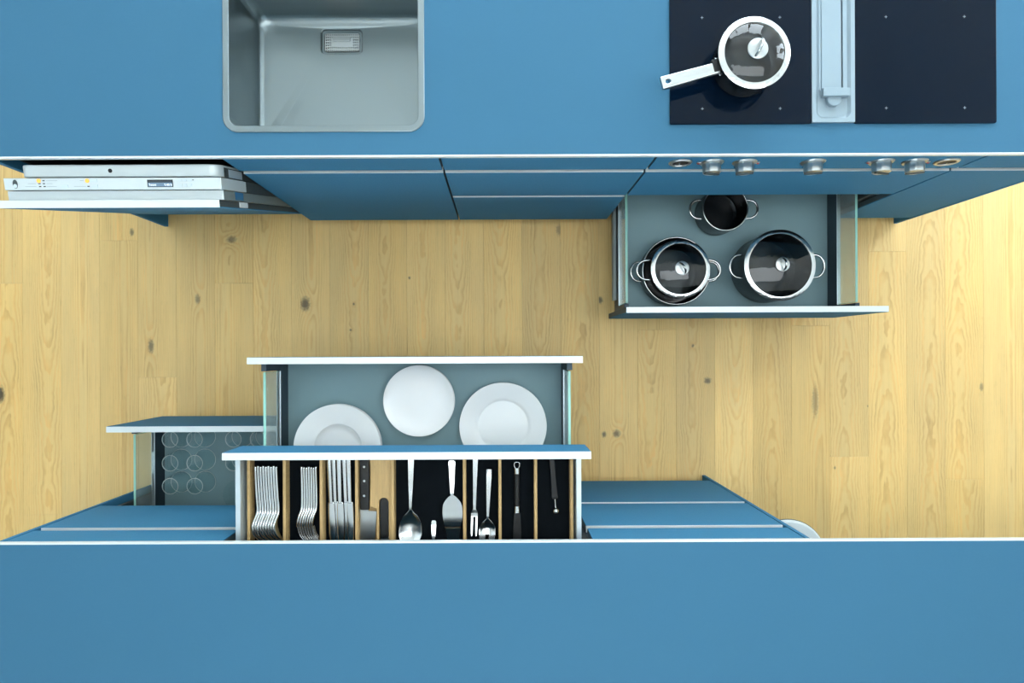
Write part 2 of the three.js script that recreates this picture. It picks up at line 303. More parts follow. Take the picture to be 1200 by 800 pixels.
const hobCab = thing('base_cabinet', 'blue hob cabinet with control knobs and an open drawer of pots', 'cabinet', [0.857, 0, -0.82]);
const HX0 = 0.4137, HX1 = 1.294;
carcass(hobCab, HX0, HX1, 1, UZ);
const knobPanel = frontPanel('fascia', HX0 + G, HX1 - G, Y.f0, Y.f1, UZ, 1, hobCab);
frontPanel('drawer', HX0 + G, HX1 - G, Y.m0, Y.m1, UZ, 1, hobCab);
gripRail(hobCab, HX0, HX1, Y.m1, 1, UZ);
{
  const d = sub('drawer', hobCab); d.userData.label = 'open drawer with glass sides holding pots';
  const zo = -0.133;
  const f = part('drawer_front', span(HX0 + G + 0.0006, HX1 - G - 0.0006, Y.l0, Y.l1 - 0.001, zo, zo - 0.003, 0.0004), M.front, d);
  edgeBand('front_edge_band', HX0 + G, HX1 - G, Y.l0, Y.l1, zo, 1, d);
  drawerBox(d, 0.452, 1.256, 0.13, zo, 1, true);
  for (const x of [0.424, 1.270]) part('runner', span(x, x + 0.012, 0.135, 0.17, -0.2, -0.66), M.sideSteel, d);
}
// control knobs and sockets on the fascia
{
  const kx = 0.857, ky = 0.833, z = UZ;
  const plate = (r0, r1, h) => lathe([[0.0001, h], [r0, h], [r1, h * 0.35], [r1, 0]], 0, 0, 0, 48).rotateX(Math.PI / 2);
  for (const [dx, tab] of [[-0.281, -1], [-0.191, 1], [-0.004, 0], [0.183, -1], [0.274, 1]]) {
    const k = part('control_knob', lathe([[0.0001, 0.031], [0.0205, 0.031], [0.0235, 0.029], [0.0245, 0.006], [0.0235, 0.004]], 0, 0, 0, 48).rotateX(Math.PI / 2).translate(kx + dx, ky, z), M.steel, hobCab);
    part('grip_bar', span(kx + dx - 0.0225, kx + dx + 0.0225, ky - 0.005, ky + 0.005, z + 0.031, z + 0.034, 0.001).applyMatrix4(new THREE.Matrix4().makeTranslation(kx + dx, ky, 0).multiply(new THREE.Matrix4().makeRotationZ(0.35 * (tab || 0.5))).multiply(new THREE.Matrix4().makeTranslation(-kx - dx, -ky, 0))), M.darkSteel, k);
    part('knob_ring', plate(0.030, 0.0325, 0.004).translate(kx + dx, ky, z), M.satin, k);
    if (tab) { part('pointer', span(kx + dx + tab * 0.028, kx + dx + tab * 0.0405, ky - 0.0055, ky + 0.0055, z, z + 0.0036), M.satin, k); part('red_mark', cyl(0.003, 0.003, 0, 0.0012, 0, 0, 16).rotateX(Math.PI / 2).translate(kx + dx + tab * 0.0365, ky, z + 0.0038), M.red, k); }
  }
  for (const dx of [-0.3665, 0.362]) {
    const k = part('socket', lathe([[0.022, 0.001], [0.0225, 0.0045], [0.029, 0.0045], [0.0315, 0.002], [0.0315, 0]], 0, 0, 0, 48).rotateX(Math.PI / 2).translate(kx + dx, ky, z), M.satin, hobCab);
    part('socket_face', cyl(0.0222, 0.0222, 0, 0.0012, 0, 0, 40).rotateX(Math.PI / 2).translate(kx + dx, ky, z + 0.0008), M.black, k);
    part('socket_pin', cyl(0.0022, 0.0022, 0, 0.004, 0, 0, 12).rotateX(Math.PI / 2).translate(kx + dx - 0.003, ky + 0.004, z + 0.003), M.polish, k);
  }
}
const slimCab = thing('base_cabinet', 'narrow closed blue cabinet right of the control knobs', 'cabinet', [1.443, 0, -0.82]);
carcass(slimCab, HX1, 1.592, 1, UZ);
frontPanel('fascia', HX1 + G, 1.592 - G, Y.f0, Y.f1, UZ, 1, slimCab);
frontPanel('door', HX1 + G, 1.592 - G, Y.l0, Y.m1, UZ, 1, slimCab);
gripRail(slimCab, HX1, 1.592, Y.m1, 1, UZ);
tag(struct2('end_panel', span(1.593, 1.606, 0, UND - 0.0005, UZ, -1.13), M.front), 'blue end panel right of the narrow cabinet', 'panel');
tag(struct2('end_panel', span(-1.366, -1.351, 0, UND - 0.0005, UZ, -1.13), M.front), 'blue end panel left of the dishwasher', 'panel');
function struct2(name, geo, m) { const o = mesh(numbered(name), geo, m); scene.add(o); return o; }

// lower run
const glassCab = thing('base_cabinet', 'blue cabinet with an open bottom drawer of drinking glasses', 'cabinet', [-1.04, 0, 0.8]);
carcass(glassCab, -1.334, -0.745, -1, LZ);
frontPanel('fascia', -1.332 + G, -0.745 - G, Y.f0, Y.f1, LZ, -1, glassCab);
frontPanel('drawer', -1.332 + G, -0.745 - G, Y.m0, Y.m1, LZ, -1, glassCab);
gripRail(glassCab, -1.332, -0.745, Y.m1, -1, LZ);
{
  const d = sub('drawer', glassCab), zo = 0.238; d.userData.label = 'open drawer with glass sides holding tumblers';
  part('drawer_front', span(-1.322 + G, -0.745 - G, Y.l0, Y.l1 - 0.001, zo, zo + 0.003, 0.0004), M.front, d);
  edgeBand('front_edge_band', -1.323 + G, -0.745 - G + 0.0006, Y.l0, Y.l1, zo, -1, d);
  drawerBox(d, -1.3, -0.78, 0.13, zo, -1, true);
}
const mainCab = thing('base_cabinet', 'blue cabinet with the open cutlery drawer above the open plate drawer', 'cabinet', [-0.253, 0, 0.8]);
const CX0 = -0.743, CX1 = 0.2375;
carcass(mainCab, CX0, CX1, -1, LZ);
frontPanel('drawer', CX0 + G, CX1 - G, Y.l0, Y.l1, LZ, -1, mainCab);
gripRail(mainCab, CX0, CX1, Y.l1, -1, LZ);
{
  const d = sub('drawer', mainCab), zo = 0.0085; d.userData.label = 'open drawer with glass sides holding plates';
  part('drawer_front', span(CX0 + G, CX1 - G, Y.m0, 0.724, zo, zo + 0.003, 0.0004), M.front, d);
  edgeBand('front_edge_band', CX0 + G - 0.0006, CX1 - G + 0.0006, Y.m0, 0.725, zo, -1, d);
  drawerBox(d, -0.701, 0.194, 0.49, zo, -1, true, 0.52);
}
const FLOOR_C = 0.788;
{
  const d = sub('drawer', mainCab), zo = 0.2596; d.userData.label = 'open shallow drawer holding the cutlery';
  part('drawer_front', span(CX0 + G, CX1 - G, 0.764, 0.889, zo, zo + 0.003, 0.0004), M.front, d);
  edgeBand('front_edge_band', CX0 + G - 0.0006, CX1 - G + 0.0006, 0.764, 0.890, zo, -1, d);
  drawerBox(d, -0.7095, 0.2005, FLOOR_C, zo, -1, false);
}
const sideCab = thing('base_cabinet', 'closed blue drawer cabinet right of the open cutlery drawer', 'cabinet', [0.525, 0, 0.8]);
carcass(sideCab, CX1, 0.81, -1, LZ);
frontPanel('fascia', CX1 + G, 0.81 - G, Y.f0, Y.f1, LZ, -1, sideCab);
frontPanel('drawer', CX1 + G, 0.81 - G, Y.m0, Y.m1, LZ, -1, sideCab);
frontPanel('drawer', CX1 + G, 0.81 - G, Y.l0, Y.l1, LZ, -1, sideCab);
gripRail(sideCab, CX1, 0.81, Y.m1, -1, LZ); gripRail(sideCab, CX1, 0.81, Y.l1, -1, LZ);
tag(struct2('end_panel', span(0.8115, 0.823, 0, UND - 0.0005, LZ, 1.1), M.front), 'blue end panel between the closed drawers and the small round stool', 'panel');
tag(struct2('end_panel', span(-1.349, -1.336, 0, UND - 0.0005, LZ, 1.1), M.front), 'blue end panel left of the drawer of drinking glasses', 'panel');

// ------------------------------------------------------------------ dishwasher with its door ajar
{
  const t = thing('dishwasher', 'built-in dishwasher with its silver door ajar', 'dishwasher', [-1.05, 0, -0.82]);
  const x0 = -1.349, x1 = -0.747;
  part('tub', [span(x0, x0 + 0.012, 0.11, 0.893, -0.545, -1.1), span(x1 - 0.012, x1, 0.11, 0.893, -0.545, -1.1), span(x0 + 0.012, x1 - 0.012, 0.11, 0.125, -0.545, -1.1), span(x0 + 0.012, x1 - 0.012, 0.875, 0.893, -0.545, -1.1), span(x0 + 0.012, x1 - 0.012, 0.125, 0.875, -1.085, -1.1)], M.black, t);
  part('latch_plate', span(-0.92, -0.8, 0.868, 0.875, -0.56, -0.6), M.darkSteel, t);
  part('plinth', span(x0, x1, 0, 0.1, -0.59, -0.606), M.plinth, t);
  const at = rootAt.get(t), door = new THREE.Group(); door.name = 'door'; t.add(door);
  door.position.set(-at.x, 0.109, -0.545 - at.z); door.rotation.x = 11.3 * Math.PI / 180;
  const add = (name, geo, m) => { const o = mesh(name, Array.isArray(geo) ? join(geo) : geo, m); door.add(o); return o; };
  add('front_panel', span(-1.334, -0.7495, 0, 0.7835, -0.003, 0, 0.0004), M.front);
  add('front_edge_band', span(-1.3345, -0.749, 0.783, 0.7845, -0.0205, -0.0006, 0.0005), M.edge);
  add('panel_core', span(-1.334, -0.7493, 0, 0.783, -0.02, -0.003, 0), M.darkSteel);
  add('door_shell', span(-1.326, -0.7465, 0.02, 0.760, -0.0465, -0.0212), M.doorSteel);
  add('control_panel', span(-1.326, -0.7465, 0.60, 0.768, -0.079, -0.0478, 0.0015), M.doorSteel);
  const liner = new THREE.Shape(); roundRect(liner, -1.292, -0.754, 0.03, 0.757, 0.03);
  add('inner_liner', metres(new THREE.ExtrudeGeometry(liner, { depth: 0.026, bevelEnabled: true, bevelSize: 0.003, bevelThickness: 0.003, bevelSegments: 2, curveSegments: 10, bevelOffset: -0.003 }).translate(0, 0, -0.111)), M.doorSteel);
  add('gasket', span(-0.7545, -0.7465, 0.05, 0.60, -0.0815, -0.0785, 0.0005), M.black);
  add('side_cover', span(-0.7545, -0.7475, 0.03, 0.598, -0.0785, -0.0475, 0.0005), M.darkSteel);
  add('side_strip', span(-0.7466, -0.7460, 0.03, 0.758, -0.0465, -0.0215, 0.0002), M.sideSteel);
  add('liner_side', span(-0.7539, -0.7532, 0.03, 0.727, -0.108, -0.0816, 0.0002), M.darkSteel);
  add('liner_hole', [cyl(0.0055, 0.0055, 0, 0.0012, -1.045, -0.098, 20).translate(0, 0.7566, 0)], M.black);
  add('type_plate', span(-0.7532, -0.7522, 0.61, 0.70, -0.105, -0.083, 0.0003), M.alu);
  add('screw', cyl(0.004, 0.004, 0, 0.002, 0, 0, 14).rotateZ(Math.PI / 2).translate(-0.7532, 0.722, -0.098), M.polish);
  add('screw', cyl(0.004, 0.004, 0, 0.002, 0, 0, 14).rotateZ(Math.PI / 2).translate(-0.7468, 0.40, -0.062), M.polish);
  add('blue_patch', span(-0.7461, -0.7452, 0.63, 0.685, -0.045, -0.024, 0.0003), M.blue);  // flat blue patch on the side of the door shell
  add('spacer', span(-0.7494, -0.7455, 0.60, 0.655, -0.019, -0.004, 0.0008), M.paint);
  // the fittings of the control panel, on its top
  const y = 0.7682, flat = (name, xa, xb, za, zb, m, h = 0.0006) => add(name, span(xa, xb, y, y + h, za, zb, 0.0002), m);
  const oval = new THREE.Shape(); oval.absellipse(0, 0, 0.0065, 0.0115, 0, Math.PI * 2);
  add('power_button', slab(oval, 0, 0.0016, 0.0004).translate(-1.2955, y, -0.0635), M.darkSteel);
  add('power_cap', cyl(0.0052, 0.0052, 0, 0.0006, -1.2955, -0.0585, 20).translate(0, y + 0.0014, 0), M.alu);
  for (const [x, z] of [[-1.232, -0.072], [-1.103, -0.0715]]) add('lamp', cyl(0.0055, 0.0055, 0, 0.0008, x, z, 20).translate(0, y, 0), M.amber);
  for (const [x, z] of [[-1.219, -0.072], [-1.231, -0.0645], [-1.219, -0.0645], [-1.230, -0.057], [-1.218, -0.057], [-1.101, -0.057]]) flat('indicator', x - 0.003, x + 0.003, z - 0.0013, z + 0.0013, M.black);
  for (const [x, z, w] of [[-1.164, -0.057, 0.009], [-1.085, -0.072, 0.009], [-1.085, -0.057, 0.009], [-0.856, -0.073, 0.005], [-0.843, -0.073, 0.005], [-0.856, -0.059, 0.005], [-0.843, -0.059, 0.005], [-0.83, -0.073, 0.005], [-0.83, -0.059, 0.005]])
    flat('button', x - w, x + w, z - 0.0042, z + 0.0042, M.alu, 0.0011);
  flat('indicator', -0.8225, -0.8185, -0.0735, -0.0715, M.black);
  // printed legends beside the indicators and the lit display
  const cv = document.createElement('canvas'); cv.width = 512; cv.height = 128; const c = cv.getContext('2d');
  c.fillStyle = '#273038'; c.fillRect(0, 0, 512, 128); c.fillStyle = '#5d7488'; c.fillRect(0, 46, 512, 82); c.fillStyle = '#eef6ff'; c.font = 'bold 60px sans-serif';
  c.fillText('Tasse', 16, 112); c.fillText('1:45 h', 340, 112);
  const tex = new THREE.CanvasTexture(cv); tex.colorSpace = THREE.SRGBColorSpace;
  const screen = new THREE.PlaneGeometry(0.0645, 0.0158).rotateX(-Math.PI / 2).translate(-0.909, y + 0.0013, -0.0637);
  flat('display_frame', -0.943, -0.875, -0.0735, -0.0545, M.black, 0.001);
  add('display', screen, std({ map: tex, emissive: 0xffffff, emissiveMap: tex, emissiveIntensity: 0.25, roughness: 0.3 }));
  for (const [xa, xb, z] of [[-1.212, -1.183, -0.072], [-1.262, -1.24, -0.0645], [-1.212, -1.196, -0.0645], [-1.27, -1.24, -0.057], [-1.212, -1.186, -0.057], [-1.122, -1.112, -0.072], [-1.14, -1.108, -0.057]])
    flat('legend', xa, xb, z - 0.0006, z + 0.0006, M.mark, 0.0003);
}

// ------------------------------------------------------------------ sink
{
  const t = thing('sink', 'square stainless steel sink bowl set into the blue worktop', 'sink', [-0.462, 0.7, -0.79]);
  const R = (m, r, y) => ring(-0.7085 + m, -0.2155 - m, -0.985 + m, -0.596 - m, r, y);
  const rings = [R(-0.0165, 0.04, 0.9101), R(-0.0165, 0.04, 0.9125), R(-0.0155, 0.0395, 0.9135), R(-0.001, 0.026, 0.9135), R(0, 0.025, 0.9125)];
  for (const [m, y] of [[0.001, 0.90], [0.003, 0.84], [0.005, 0.77]]) rings.push(R(m, 0.025 + m, y));
  for (let i = 0; i <= 6; i++) { const a = i / 6 * Math.PI / 2; rings.push(R(0.006 + 0.022 * (1 - Math.cos(a)), 0.026 + 0.008 * Math.sin(a), 0.742 - 0.022 * Math.sin(a))); }
  const dr = (m, y, r) => ring(-0.5255 - m, -0.4025 + m, -0.9505 - m, -0.8755 + m, r, y);
  rings.push(dr(0.0, 0.7165, 0.014), dr(-0.002, 0.7145, 0.013), dr(-0.0025, 0.706, 0.012));
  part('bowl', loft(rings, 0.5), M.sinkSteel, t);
  const d = part('drain', loft([dr(-0.003, 0.708, 0.012), dr(-0.0085, 0.708, 0.01), dr(-0.0095, 0.7065, 0.01), dr(-0.011, 0.66, 0.01)], 0.4, true), M.sinkSteel, t);
  const g = new THREE.Shape(); roundRect(g, -0.5145, -0.4135, -0.939, -0.887, 0.005);
  for (let i = 0; i < 16; i++) for (let j = 0; j < 7; j++) {
    if (i > 2 && i < 13 && j > 1 && j < 5) continue;
    const h = new THREE.Path(), x = -0.51 + i * 0.00615, z = -0.9355 + j * 0.0076; h.moveTo(x - 0.0018, z - 0.0018); h.lineTo(x + 0.0018, z - 0.0018); h.lineTo(x + 0.0018, z + 0.0018); h.lineTo(x - 0.0018, z + 0.0018); g.holes.push(h);
  }
  part('strainer', slab(g, 0.7065, 0.7095), M.steel, d);
  part('strainer_handle', span(-0.491, -0.4395, 0.7095, 0.7145, -0.9275, -0.9145), M.satin, d);
}

// ------------------------------------------------------------------ hob
function hobZone(x0, x1, label, marks) {
  const t = thing('hob', label, 'hob', [(x0 + x1) / 2, TOP, -0.864], 'black glass hob halves');
  const s = new THREE.Shape(); roundRect(s, x0, x1, -1.134, -0.5945, 0.004);
  part('glass_plate', slab(s, TOP + 0.0002, TOP + 0.0062, 0.0012), M.hobGlass, t);
  for (const [x, z] of marks) part('zone_mark', [span(x - 0.0035, x + 0.0035, TOP + 0.0062, TOP + 0.0065, z - 0.0006, z + 0.0006, 0), span(x - 0.0006, x + 0.0006, TOP + 0.0062, TOP + 0.0065, z - 0.0035, z + 0.0035, 0)], M.mark, t);
}
hobZone(0.4405, 0.8085, 'left half of the black glass hob, carrying the saucepan', [[0.5245, -0.871], [0.727, -0.871], [0.5245, -0.634], [0.727, -0.634]]);
hobZone(0.9215, 1.2905, 'empty right half of the black glass hob', [[1.003, -0.871], [1.207, -0.871], [1.003, -0.634], [1.207, -0.634]]);
{
  const t = thing('hob_extractor', 'pale steel downdraft extractor strip between the two hob halves', 'extractor', [0.865, TOP, -0.866]);
  const s = new THREE.Shape(); roundRect(s, 0.809, 0.921, -1.134, -0.597, 0.003); s.holes.push(roundRect(new THREE.Path(), 0.8205, 0.9095, -1.12, -0.6075, 0.018));
  part('frame', slab(s, TOP + 0.0003, TOP + 0.0085, 0.001), M.white, t);
  part('tray', loft([ring(0.8205, 0.9095, -1.12, -0.6075, 0.018, TOP + 0.0078), ring(0.8225, 0.9075, -1.118, -0.6095, 0.017, TOP + 0.0045), ring(0.8265, 0.9035, -1.114, -0.6135, 0.014, TOP + 0.002)], 0.5, true), M.white, t);
  const f = part('flap', span(0.835, 0.8868, TOP + 0.0022, TOP + 0.0062, -1.1, -0.678), M.white, t);
  part('flap_rib', span(0.8285, 0.8345, TOP + 0.0022, TOP + 0.0045, -1.1, -0.682), M.white, f);
  part('flap_edge', span(0.8896, 0.901, TOP + 0.0022, TOP + 0.0078, -1.1, -0.682), M.white, f);
  part('slot', span(0.8869, 0.8895, TOP + 0.0021, TOP + 0.0026, -1.1, -0.68, 0), M.black, f);
  part('handle_bar', span(0.8315, 0.9015, TOP + 0.006, TOP + 0.022, -0.6815, -0.6605, 0.0015), M.white, t);
  part('handle_stem', lathe([[0.0001, 0.012], [0.0165, 0.012], [0.018, 0.0105], [0.018, 0]], 0.865, TOP + 0.002, -0.6555, 40), M.white, t);
}

// ------------------------------------------------------------------ pots and lids
function loop(cx, cy, cz, dir, out, half, r = 0.0042) {   // a wire handle lying level, on the dir (+1 right, -1 left) side
  const pts = []; for (let i = 0; i <= 12; i++) { const a = -Math.PI / 2 + Math.PI * i / 12; pts.push([cx + dir * (out * Math.pow(Math.cos(a), 0.7) || 0), cy + 0.004 * Math.cos(a), cz + half * Math.sin(a)]); }
  return tube(pts, r, 36, 8);
}
function potBody(t, x, y, z, r, h, wall = 0.004) {
  part('body', lathe([[0.0001, 0], [r - 0.014, 0], [r - 0.004, 0.004], [r - 0.001, 0.014], [r, h - 0.004], [r, h], [r - wall, h], [r - wall, 0.014], [r - wall - 0.01, 0.006], [0.0001, 0.0055]], x, y, z, 72), M.enamel, t);
  part('rim', new THREE.TorusGeometry(r - wall / 2 + 0.0005, 0.0028, 10, 72).rotateX(Math.PI / 2).translate(x, y + h, z), M.polish, t);
}
function pot(label, x, y, z, r, h, out, half) {
  const t = thing('cooking_pot', label, 'pot', [x, y, z]);
  potBody(t, x, y, z, r, h);
  for (const s of [-1, 1]) part('handle', loop(x + s * (r - 0.001), y + h - 0.022, z, s, out, half), M.polish, t);
  return t;
}
function lid(label, x, y, z, r, turn) {
  const t = thing('pot_lid', label, 'lid', [x, y, z]);
  part('glass', lathe([[0.012, 0.0225], [r * 0.3, 0.0205], [r * 0.55, 0.0155], [r * 0.75, 0.0095], [r - 0.014, 0.004]], x, y, z, 72), M.lidGlass, t);
  part('rim', lathe([[r - 0.016, 0.0035], [r - 0.0145, 0.0062], [r - 0.006, 0.0062], [r, 0.0035], [r, 0.001], [r - 0.003, 0.0005], [r - 0.0155, 0.0022], [r - 0.016, 0.0035]], x, y, z, 72), M.polish, t);
  const k = part('knob', lathe([[0.0001, 0.029], [0.017, 0.0285], [0.0245, 0.0265], [0.0255, 0.0245], [0.024, 0.0225], [0.0001, 0.021]], x, y, z, 48), M.satin, t);
  const pts = []; for (let i = 0; i <= 10; i++) { const a = Math.PI * i / 10; pts.push([x + 0.0195 * Math.cos(a) * Math.sin(turn), y + 0.027 + 0.026 * Math.sin(a), z + 0.0195 * Math.cos(a) * Math.cos(turn)]); }
  part('loop', tube(pts, 0.0036, 28, 8), M.polish, k);
  part('stem', cyl(0.011, 0.011, 0.004, 0.022, 0, 0, 24).translate(x, y, z), M.darkSteel, t);
  return t;
}
const PF = 0.1305;                                          // top of the pot drawer's floor
pot('small black pot without a lid, half under the drawer front', 0.822, PF, -0.529, 0.083, 0.118, 0.043, 0.034);
pot('wide low black pan with a smaller pot standing inside it', 0.651, PF, -0.3045, 0.126, 0.08, 0.04, 0.036);
pot('lidded black pot standing inside the wide low pan', 0.651, PF + 0.0075, -0.3045, 0.104, 0.122, 0.05, 0.036);
lid('steel-rimmed glass lid on the pot inside the wide pan', 0.651, PF + 0.0075 + 0.1250, -0.3045, 0.1075, 0.5);
pot('large black pot covered by the largest glass lid', 1.004, PF, -0.3135, 0.126, 0.15, 0.047, 0.042);
lid('largest glass lid, on the big pot in the drawer', 1.004, PF + 0.1532, -0.3135, 0.1285, 0.1);
{
  const x = 0.6294, z = -0.7427, y = TOP + 0.0065;
  const t = thing('saucepan', 'black saucepan with a flat steel handle on the hob', 'saucepan', [x, y, z]);
  potBody(t, x, y, z, 0.0855, 0.07);
  const ex = 0.4066, ez = -0.6758, sx = 0.5466, sz = -0.7138, len = Math.hypot(ex - sx, ez - sz) + 0.004, ang = Math.atan2(-(ez - sz), ex - sx);
  const s = new THREE.Shape(); s.moveTo(0, -0.0135); s.lineTo(len - 0.003, -0.0155); s.quadraticCurveTo(len, -0.0155, len, -0.0125); s.lineTo(len, 0.0125); s.quadraticCurveTo(len, 0.0155, len - 0.003, 0.0155); s.lineTo(0, 0.0135); s.closePath();
  const hole = new THREE.Path(); roundRect(hole, len - 0.0235, len - 0.0105, -0.0055, 0.0055, 0.005); s.holes.push(hole);
  part('handle', slab(s, 0, 0.011, 0.0016).rotateY(ang).translate(sx, y + 0.052, sz), M.satin, t);
  part('handle_bracket', span(0, 0.022, 0.048, 0.064, -0.016, 0.016, 0.002).translate(-0.102, 0, 0).rotateY(ang - Math.PI).translate(x, y, z), M.black, t);
  for (const q of [-0.02, 0.02]) part('rivet', new THREE.SphereGeometry(0.0035, 12, 8).translate(-0.084, 0.048, q).rotateY(ang - Math.PI).translate(x, y, z), M.polish, t);
  lid('glass lid on the saucepan on the hob', x, y + 0.0732, z, 0.0895, -0.35);
}

// ------------------------------------------------------------------ plates
{
  const smoothLathe = (pts) => new THREE.LatheGeometry(pts.map(([r, h]) => new THREE.Vector2(r, h)), 72);
  const dinner = smoothLathe([[0.0001, 0.004], [0.079, 0.004], [0.084, 0.006], [0.094, 0.012], [0.138, 0.0185], [0.1405, 0.0195], [0.141, 0.0185], [0.139, 0.0165], [0.094, 0.0095], [0.086, 0.003], [0.082, 0], [0.0001, 0.0005]]);
  const soup = smoothLathe([[0.0001, 0.005], [0.05, 0.005], [0.066, 0.010], [0.0745, 0.022], [0.078, 0.0245], [0.1365, 0.036], [0.139, 0.037], [0.1395, 0.036], [0.1375, 0.034], [0.079, 0.022], [0.068, 0.006], [0.055, 0], [0.0001, 0.0005]]);
  const side = smoothLathe([[0.0001, 0.0055], [0.06, 0.0055], [0.09, 0.0062], [0.109, 0.010], [0.1135, 0.0125], [0.115, 0.0125], [0.1145, 0.011], [0.1, 0.005], [0.07, 0], [0.0001, 0.0005]]);
  const words = ['lowest', 'second from the bottom', 'third from the bottom', 'topmost', 'topmost'];
  const stack = (name, geo, x, z, n, pitch, what, group) => {
    for (let i = 0; i < n; i++) {
      const o = mesh(numbered(name), geo, M.porcelain); o.position.set(x + (i < n - 1 ? 0.0008 * (i % 2) : 0), 0.4905 + i * pitch, z); scene.add(o);
      tag(o, 'white ' + what + ', ' + (i === n - 1 ? 'topmost' : words[i]) + ' of its stack', 'plate', group);
    }
  };
  stack('soup_plate', soup, -0.525, 0.299, 4, 0.0085, 'deep soup plate with a broad rim', 'soup plates in the plate drawer');
  stack('side_plate', side, -0.268, 0.152, 4, 0.0078, 'small flat plate beside the drawer front', 'small plates in the plate drawer');
  stack('dinner_plate', dinner, 0.003, 0.235, 3, 0.0082, 'large shallow dinner plate', 'dinner plates in the plate drawer');
}

// ------------------------------------------------------------------ drinking glasses upside down
{
  const h = 0.086, rim = 0.0405, top = 0.031, w = 0.0016;
  const geo = lathe([[rim - 0.0012, 0.001], [rim, 0.0003], [rim + 0.0002, 0.002], [rim - 0.004, h * 0.45], [top + 0.001, h - 0.006], [top - 0.002, h - 0.001], [top - 0.006, h], [0.0001, h]], 0, 0, 0, 56);
  const rimGeo = new THREE.TorusGeometry(rim - 0.0002, 0.0011, 8, 56).rotateX(Math.PI / 2).translate(0, 0.0012, 0), baseGeo = new THREE.TorusGeometry(top - 0.0018, 0.0013, 8, 56).rotateX(Math.PI / 2).translate(0, h - 0.0022, 0);
  const row = ['next to the drawer front', 'in the middle row', 'in the row next to the cabinet'], col = ['leftmost', 'second from the left', 'third from the left', 'rightmost'];
  for (const [ci, x] of [-1.2355, -1.144, -1.0, -0.908].entries()) for (const [ri, z] of [0.315, 0.403, 0.4885].entries()) {
    if (ci > 1 && ri > 1) continue;
    const o = new THREE.Group(); o.name = numbered('drinking_glass'); o.position.set(x, 0.1302, z); scene.add(o);
    o.add(mesh('body', geo, M.glass), mesh('rim', rimGeo, M.rimGlint), mesh('base', baseGeo, M.rimGlint));
    tag(o, 'upturned clear tumbler, ' + col[ci] + ' of those ' + row[ri], 'glass', 'tumblers in the glass drawer');
  }
  tag(struct2('glass_bowl', lathe([[0.0001, 0], [0.025, 0], [0.048, 0.018], [0.056, 0.045], [0.0548, 0.0458]], -1.0, 0.1302, 0.53, 48), M.glass), 'small low clear glass bowl behind the tumblers', 'bowl');
}

// ------------------------------------------------------------------ cutlery tray and cutlery
const CF = FLOOR_C + 0.002;
{
  const t = thing('cutlery_tray', 'black-lined cutlery tray with oak dividers in the drawer', 'cutlery tray', [-0.253, FLOOR_C, 0.52]);
  const Z0 = 0.2815, Z1 = 0.765;
  part('liner', span(-0.7025, 0.1955, FLOOR_C + 0.0002, CF, Z0, Z1, 0), M.mat, t);
  for (const x of [-0.702, -0.6035, -0.5023, -0.405, -0.306, -0.1084, -0.0107, 0.0878, 0.1871]) part('divider', span(x, x + 0.0082, CF, CF + 0.034, Z0, Z1, 0.0012), M.wood, t);
  part('back_bar', span(-0.6935, 0.187, CF, CF + 0.034, Z1 - 0.008, Z1), M.wood, t);
}
const ordinal = ['first', 'second', 'third', 'fourth', 'fifth', 'sixth', 'seventh', 'eighth', 'ninth'];
{
  const spoon = pressed([[0, 0, 0.0085, 0], [0.03, -0.001, 0.0085, 0], [0.083, -0.003, 0.0055, 0], [0.117, -0.005, 0.004, 0], [0.133, -0.003, 0.0065, 0.001], [0.15, 0.002, 0.016, 0.004], [0.168, 0.0045, 0.020, 0.006], [0.19, -0.002, 0.0165, 0.005], [0.207, -0.016, 0.002, 0]], 0.0048, 44, 6, 4).rotateZ(Math.PI / 2);
  for (let i = 0; i < 9; i++) {
    const o = mesh(numbered('table_spoon'), spoon, M.polish); o.position.set(-0.6815 + i * 0.0072, CF + 0.0205, 0.309 - 0.002 * (i % 2)); scene.add(o);
    tag(o, 'steel table spoon on its side, ' + ordinal[i] + ' from the left in the spoon row', 'spoon', 'table spoons in the cutlery drawer');
  }
  const P = [[0, 0], [0.054, -0.001], [0.112, 0], [0.15, 0.009], [0.167, 0.011], [0.192, 0.003], [0.206, -0.009]];
  const hf = (z) => { let i = 0; while (i < P.length - 2 && z > P[i + 1][0]) i++; const w = (z - P[i][0]) / (P[i + 1][0] - P[i][0]); return P[i][1] + (P[i + 1][1] - P[i][1]) * w; };
  const head = pressed([[0, 0, 0.0085, 0], [0.054, -0.001, 0.006, 0], [0.112, 0, 0.004, 0], [0.135, 0.006, 0.0105, 0.0008], [0.15, hf(0.15), 0.0125, 0.001], [0.165, hf(0.165), 0.0122, 0.001]], 0.0046, 36, 4, 4);
  const tines = [-0.0102, -0.0035, 0.0035, 0.0102].map((x) => pressed([0.163, 0.175, 0.19, 0.2, 0.207].map((z, i) => [z, hf(Math.min(z, 0.206)) - 0.0004, [0.0019, 0.0018, 0.0016, 0.0013, 0.0006][i], 0]), 0.0022, 12, 2, 4).translate(x, 0, 0));
  const fork = mergeGeometries([head, ...tines]).rotateZ(Math.PI / 2);
  for (let i = 0; i < 7; i++) {
    const o = mesh(numbered('table_fork'), fork, M.polish); o.position.set(-0.5565 + i * 0.0066, CF + 0.013, 0.311 + 0.001 * (i % 3)); scene.add(o);
    tag(o, 'steel table fork on its side, ' + ordinal[i] + ' from the left in the fork row', 'fork', 'table forks in the cutlery drawer');
  }
}
